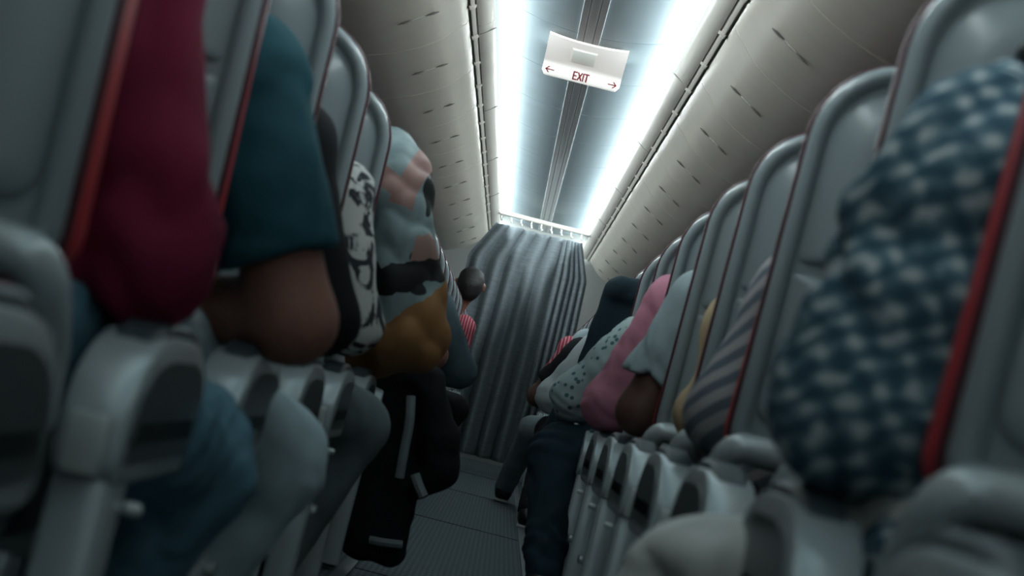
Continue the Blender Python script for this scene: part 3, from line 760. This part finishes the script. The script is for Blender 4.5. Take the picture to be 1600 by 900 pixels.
def person(label, s, row, elbow, shirt, trousers, shoulder=None, wrist=None, knee=None, foot=None, sleeve='long', ra=(0.058, 0.050, 0.042),
           skin='skin_tan', hair='hair', res=0.012, wr=0.006, infl=0.012, head=None, seed=1, kr=(0.085, 0.068), xc=None, lean=0.0, shoe='shoe', sleeve_t=0.75, f=1.0, patch=None):
    """row: y of the seat; everything in metres, in world coordinates relative to the row (y) so the Empty sits on the floor under the seat"""
    xc = s * (XE + PW / 2) if xc is None else xc
    O = empty('person', (xc, row + 0.3, 0), label, 'person', 'seated passengers')
    def W(p): return (p[0] - xc, p[1] - row - 0.3, p[2])
    y = row + 0.31
    sa = shoulder or (xc - s * 0.175, y, 0.955)
    so = (xc + s * 0.175, y, 0.94)
    ea = elbow; eo = (xc + s * 0.22, y + 0.08, 0.66)
    wa = wrist or (xc - s * 0.05, y + 0.24, 0.60); wo = (xc + s * 0.06, y + 0.25, 0.60)
    hip = [(xc - s * 0.09, y + 0.0, 0.535), (xc + s * 0.09, y + 0.0, 0.535)]
    ka = knee or (xc - s * 0.10, y + 0.36, 0.53); ko = (xc + s * 0.10, y + 0.36, 0.53)
    fa = foot or (ka[0] + 0.0, ka[1] - 0.02, 0.09); fo = (ko[0], ko[1] - 0.02, 0.09)
    hd = head or (xc - s * lean, y + 0.02, 1.13)
    nk = ((hd[0] + xc) / 2, y + 0.005, 0.985)
    torso = [((xc - 0.07, y, 0.54), (xc + 0.07, y, 0.54), 0.115, 0.115), ((xc, y, 0.56), (xc, y, 0.84), 0.125, 0.13),
             ((xc - 0.08, y, 0.86), (xc + 0.08, y, 0.86), 0.11, 0.11), (sa, so, 0.062, 0.062)]
    armA = [(sa, ea, ra[0], ra[1]), (ea, wa, ra[1], ra[2] * 0.85)]
    armO = [(so, eo, 0.055, 0.047), (eo, wo, 0.047, 0.034)]
    legs = [(hip[0], ka, kr[0], kr[1]), (ka, fa, kr[1] * 0.95, 0.046), (hip[1], ko, 0.085, 0.066), (ko, fo, 0.062, 0.046)]
    def hand(wp, ep):
        wv = Vector(wp); d = (wv - Vector(ep)).normalized(); side = d.cross(Vector((0, 0, 1))).normalized()
        pal = wv + d * 0.075; out = [(wp, tuple(pal), 0.028, 0.030)]
        for i, (o_, ln) in enumerate(((-0.030, 0.052), (-0.011, 0.064), (0.010, 0.070), (0.030, 0.062))):
            b0 = pal + side * o_; b1 = b0 + d * ln * 0.6 + Vector((0, 0, -0.012)); b2 = b1 + d * ln * 0.35 + Vector((0, 0, -0.03))
            out += [(tuple(b0), tuple(b1), 0.0105, 0.0095, {'k': 0.008}), (tuple(b1), tuple(b2), 0.0095, 0.008, {'k': 0.008})]
        t0 = wv + d * 0.03 + side * 0.026; t1 = t0 + side * 0.032 + d * 0.035; out += [(tuple(t0), tuple(t1), 0.012, 0.010, {'k': 0.010})]
        return out
    hv = Vector(hd)
    headp = [(nk, tuple(hv - Vector((0, 0, 0.03))), 0.054, 0.058), (tuple(hv + Vector((0, -0.012, -0.02))), tuple(hv + Vector((0, 0.0, 0.025))), 0.082, 0.088),
             (tuple(hv + Vector((0, 0.04, -0.055))), tuple(hv + Vector((0, 0.055, -0.075))), 0.045, 0.034),
             (tuple(hv + Vector((0, 0.088, 0.0))), tuple(hv + Vector((0, 0.108, -0.026))), 0.010, 0.014, {'k': 0.012}),
             (tuple(hv + Vector((-0.02, 0.094, -0.052))), tuple(hv + Vector((0.02, 0.094, -0.052))), 0.008, 0.008, {'k': 0.010}),
             (tuple(hv + Vector((-0.092, 0, -0.02))), tuple(hv + Vector((-0.096, -0.008, 0.018))), 0.012, 0.016, {'k': 0.010}),
             (tuple(hv + Vector((0.092, 0, -0.02))), tuple(hv + Vector((0.096, -0.008, 0.018))), 0.012, 0.016, {'k': 0.010})]
    def rel(pr): return [(W(p[0]), W(p[1]), *p[2:4], *( [{**p[4], **({'cut': (W(p[4]['cut'][0]), p[4]['cut'][1])} if 'cut' in p[4] else {})}] if len(p) > 4 else [])) for p in pr]
    slim = [(p[0], p[1], p[2] * 0.94, p[3] * 0.94) for p in torso + armO + legs]
    if sleeve == 'short': bodyarm = armA
    else: bodyarm = [(p[0], p[1], p[2] * 0.85, p[3] * 0.85) for p in armA]
    feet = [(fa, (fa[0], fa[1] + 0.14, 0.045), 0.04, 0.034), (fo, (fo[0], fo[1] + 0.14, 0.045), 0.04, 0.034)]
    sdf_mesh('body', rel(slim + bodyarm + headp + hand(wa, ea) + hand(wo, eo) + feet), max(res, 0.012), 0.025, m=M[skin], parent=O)
    # hair
    hp = [(tuple(hv + Vector((0, -0.022, 0.0))), tuple(hv + Vector((0, -0.012, 0.036))), 0.090, 0.090), (tuple(hv + Vector((0, -0.05, -0.05))), tuple(hv + Vector((0, -0.05, 0.0))), 0.06, 0.07)]
    sdf_mesh('hair', rel(hp), 0.014, 0.03, wr=0.004, seed=seed, m=M[hair], parent=O, f=2.5, clip=[(W(tuple(hv + Vector((0, 0.05, 0)))), (0, 1, -0.5))])
    # shirt
    if sleeve == 'short':
        d = Vector(ea) - Vector(sa); cutp = Vector(sa) + d * sleeve_t
        armc = [(sa, tuple(Vector(sa) + d * 1.0), ra[0] + 0.010, ra[1] + 0.014, {'cut': (tuple(cutp), tuple(d.normalized()))})]
        d2 = Vector(eo) - Vector(so); cut2 = Vector(so) + d2 * 0.6
        armc += [(so, eo, 0.063, 0.06, {'cut': (tuple(cut2), tuple(d2.normalized()))})]
    else: armc = armA + armO
    collar = [((xc, y, 0.93), nk, 0.075, 0.060)]
    sh = sdf_mesh('shirt', rel(torso + collar + armc), res, 0.035, infl, wr, seed, M[shirt], O, f)
    sdf_mesh('trousers', rel(torso[:1] + legs), res, 0.03, infl * 0.9, wr * 0.8, seed + 50, M[trousers], O, f, clip=[(W((0, y, 0.62)), (0, -0.3, 1))])
    for fp in (fa, fo):
        sp = [((fp[0], fp[1] - 0.035, 0.055), (fp[0], fp[1] + 0.16, 0.042), 0.050, 0.042), ((fp[0], fp[1], 0.08), (fp[0], fp[1] + 0.02, 0.12), 0.052, 0.050)]
        so_ = sdf_mesh('shoe', rel(sp), 0.011, 0.02, m=M[shoe], parent=O, clip=[((0, 0, 0.016), (0, 0, -1))])
        slp = [((fp[0], fp[1] - 0.04, 0.012), (fp[0], fp[1] + 0.165, 0.012), 0.047, 0.043)]
        sdf_mesh('sole', rel(slp), 0.010, 0.02, m=M['sole'], parent=so_, clip=[((0, 0, 0.022), (0, 0, 1)), ((0, 0, 0.004), (0, 0, -1))])
    return O, W

RL = lambda k: ROW_L[k]
RR = lambda k: ROW_R[k]
# left of the aisle
person('person in a maroon knitted sweater and blue jeans, nearest on the left', -1, RL(1), (-0.378, 2.16, 0.655), 'maroon', 'denim',
       shoulder=(-0.475, 2.12, 0.965), wrist=(-0.44, 2.36, 0.63), knee=(-0.335, 2.55, 0.435), foot=(-0.42, 2.50, 0.09), seed=3, res=0.009, wr=0.010, ra=(0.07, 0.060, 0.052), kr=(0.095, 0.075))
person('person in a teal short sleeved shirt and light jeans, bare elbow over the armrest', -1, RL(2), (-0.290, 2.93, 0.635), 'teal', 'denim_light',
       shoulder=(-0.445, 2.90, 0.955), wrist=(-0.52, 3.05, 0.62), knee=(-0.315, 3.28, 0.415), foot=(-0.40, 3.24, 0.09), sleeve='short', sleeve_t=0.70, seed=5, res=0.010, wr=0.007, ra=(0.066, 0.060, 0.046), kr=(0.10, 0.082), skin='skin_tan')
person('person in plain black long sleeves between the teal and the black-and-white shirts', -1, RL(3), (-0.325, 3.72, 0.66), 'black_cloth', 'black_cloth',
       shoulder=(-0.455, 3.70, 0.96), seed=7, wr=0.004)
person('person in a black and white blotched shirt and grey trousers', -1, RL(4), (-0.335, 4.50, 0.68), 'inkblot', 'grey_trousers',
       shoulder=(-0.435, 4.49, 0.95), knee=(-0.300, 4.86, 0.455), foot=(-0.40, 4.80, 0.09), seed=9, wr=0.005, kr=(0.085, 0.07))
pO, pW = person('large person in a grey windbreaker with tan and orange bands leaning into the aisle', -1, RL(5), (-0.275, 5.35, 0.715), 'windbreaker', 'black_cloth',
       shoulder=(-0.425, 5.30, 1.10), wrist=(-0.40, 5.50, 0.60), seed=11, res=0.008, wr=0.015, ra=(0.100, 0.092, 0.07), infl=0.018, f=0.62)
person('person in a dark sleeve with a white cuff behind the windbreaker', -1, RL(8), (-0.265, 7.67, 0.70), 'navy', 'black_cloth', sleeve='short', sleeve_t=0.6, seed=13, res=0.014)
person('person in a slate hooded top with elbow out in the aisle near the curtain', -1, RL(11), (-0.215, 10.05, 0.685), 'hoodie', 'black_cloth',
       shoulder=(-0.40, 10.0, 0.96), knee=(-0.215, 10.45, 0.49), foot=(-0.33, 10.4, 0.09), seed=15, res=0.014, ra=(0.075, 0.068, 0.05))
person('person with black hair and red striped top looking out at the aisle by the curtain', -1, RL(16), (-0.33, 14.05, 0.72), 'red_cloth', 'black_cloth',
       shoulder=(-0.36, 13.98, 1.02), head=(-0.385, 13.97, 1.30), seed=17, res=0.016)
# right of the aisle
person('person in a blue and white plaid shirt and cream trousers, nearest on the right', 1, RR(1), (0.378, 1.97, 0.690), 'plaid', 'cream',
       shoulder=(0.440, 1.93, 0.925), wrist=(0.44, 2.16, 0.62), knee=(0.305, 2.36, 0.420), foot=(0.42, 2.30, 0.09), seed=21, res=0.008, wr=0.022, f=0.8, ra=(0.092, 0.080, 0.066), kr=(0.095, 0.085), infl=0.016)
person('person in a grey diagonally striped shirt behind the plaid shirt', 1, RR(3), (0.405, 3.53, 0.67), 'stripes', 'denim_dark',
       shoulder=(0.475, 3.50, 0.90), wrist=(0.44, 3.75, 0.60), seed=23, wr=0.006)
person('person with only a thin strip of tan sleeve showing', 1, RR(4), (0.440, 4.32, 0.67), 'tan', 'black_cloth', shoulder=(0.49, 4.30, 0.86), seed=25, wr=0.003, ra=(0.046, 0.040, 0.036))
person('person in a loose pale grey shirt next to the pink sleeve', 1, RR(5), (0.365, 5.10, 0.655), 'grey_shirt', 'black_cloth', sleeve='short', sleeve_t=0.66, skin='skin_dark',
       shoulder=(0.450, 5.08, 0.945), wrist=(0.47, 5.32, 0.62), seed=27, wr=0.011, ra=(0.062, 0.056, 0.05), infl=0.014, res=0.009)
person('person in a pink long sleeved shirt on the right', 1, RR(6), (0.325, 5.90, 0.66), 'pink', 'black_cloth',
       shoulder=(0.435, 5.88, 0.985), wrist=(0.50, 6.05, 0.62), seed=29, res=0.010, wr=0.006, ra=(0.068, 0.058, 0.046))
person('person in a white dotted shirt and dark jeans with knee out in the aisle', 1, RR(7), (0.255, 6.72, 0.665), 'dots', 'denim_dark',
       shoulder=(0.40, 6.70, 0.88), wrist=(0.46, 6.88, 0.60), knee=(0.245, 6.72, 0.47), foot=(0.285, 6.48, 0.09), seed=31, res=0.010, wr=0.011, ra=(0.07, 0.062, 0.05), kr=(0.095, 0.085))
person('person in a white shirt sleeve beyond the navy blazer', 1, RR(10), (0.245, 9.10, 0.67), 'white_cloth', 'denim_dark', shoulder=(0.37, 9.08, 0.90), seed=33, res=0.013, wr=0.008, ra=(0.07, 0.06, 0.05))
person('person in a black sleeve with bare brown elbow and pale soled shoe', 1, RR(12), (0.195, 10.68, 0.665), 'black_cloth', 'black_cloth',
       shoulder=(0.36, 10.65, 0.93), sleeve='short', sleeve_t=0.72, skin='skin_dark', seed=35, res=0.014, ra=(0.06, 0.054, 0.042), foot=(0.29, 10.30, 0.09), knee=(0.31, 10.85, 0.50))
person('person in pale trousers with knee and black boot out in the aisle', 1, RR(13), (0.40, 11.5, 0.70), 'grey_shirt', 'pale_trousers',
       shoulder=(0.40, 11.45, 1.02), knee=(0.235, 11.86, 0.475), foot=(0.165, 12.40, 0.09), seed=37, res=0.014)
person('person in a red striped top on the right near the curtain', 1, RR(15), (0.30, 13.05, 0.85), 'red_cloth', 'black_cloth', shoulder=(0.36, 13.02, 1.02), seed=39, res=0.016)

# tan L shaped patch on the windbreaker sleeve
# ------------------------------------------------------------------ hanging jackets
def garment(name, label, org, prims, m, res=0.010, wr=0.006, k=0.02, seed=1, f=1.0):
    O = empty(name, org, label, 'jacket')
    P = [(tuple(np.array(p[0]) - org), tuple(np.array(p[1]) - org), *p[2:]) for p in prims]
    sdf_mesh('jacket_body', P, res, k, 0.0, wr, seed, m, O, f)
    return O
org = np.array((-0.25, 5.95, 0.0))
J = garment('jacket', 'black jacket with pale stripes hanging from an armrest into the aisle', org, [
    ((-0.33, 5.98, 0.60), (-0.20, 5.98, 0.60), 0.05, 0.05), ((-0.30, 5.98, 0.60), (-0.27, 5.98, 0.12), 0.055, 0.075, {'flat': (1, 1.5)}),
    ((-0.22, 5.98, 0.58), (-0.19, 5.98, 0.10), 0.055, 0.055, {'flat': (1, 1.5)}),
    ((-0.20, 5.96, 0.60), (-0.125, 5.95, 0.45), 0.045, 0.055), ((-0.125, 5.95, 0.45), (-0.10, 5.95, 0.36), 0.055, 0.055), ((-0.10, 5.95, 0.36), (-0.14, 5.95, 0.30), 0.055, 0.035)],
    M['black_cloth'], seed=41)
def strip(parent, pts, rad, m, name, org, flat=None):
    V, F = tube_data([tuple(np.array(p) - org) for p in pts], rad, 8); return link(name, mesh(name, V, F), m, parent)
strip(J, smooth_path([(-0.232, 5.905, 0.545), (-0.215, 5.895, 0.47), (-0.212, 5.895, 0.40), (-0.205, 5.90, 0.31)]), 0.014, M['stripe_white'], 'pale_stripe', org)
strip(J, smooth_path([(-0.165, 5.905, 0.33), (-0.145, 5.90, 0.30), (-0.125, 5.90, 0.275)]), 0.015, M['stripe_white'], 'pale_stripe', org)
strip(J, smooth_path([(-0.245, 5.93, 0.115), (-0.20, 5.925, 0.118), (-0.15, 5.93, 0.125)]), 0.012, M['stripe_white'], 'hem_stripe', org)
org2 = np.array((0.35, 7.45, 0.0))
B = garment('blazer', 'navy blazer hanging over the aisle side of a seat, buttoned cuff below', org2, [
    ((0.345, 7.42, 1.09), (0.60, 7.42, 1.09), 0.05, 0.05), ((0.335, 7.44, 1.08), (0.30, 7.45, 0.72), 0.05, 0.05, {'flat': (1, 1.3)}), ((0.42, 7.44, 1.06), (0.38, 7.45, 0.66), 0.09, 0.10, {'flat': (1, 1.8)}),
    ((0.30, 7.42, 0.74), (0.26, 7.40, 0.62), 0.045, 0.045), ((0.26, 7.40, 0.62), (0.215, 7.40, 0.48), 0.045, 0.042)], M['navy'], seed=43, wr=0.004)
for i in range(4):
    V, F = tube_data([(0, 0, 0), (0, -0.005, 0), (0, -0.007, 0)], [0.007, 0.007, 0.004], 10)
    link('cuff_button', mesh('cuff_button', V, F), M['button'], B, tuple(np.array((0.258 - 0.012 * i, 7.352, 0.615 - 0.026 * i)) - org2))
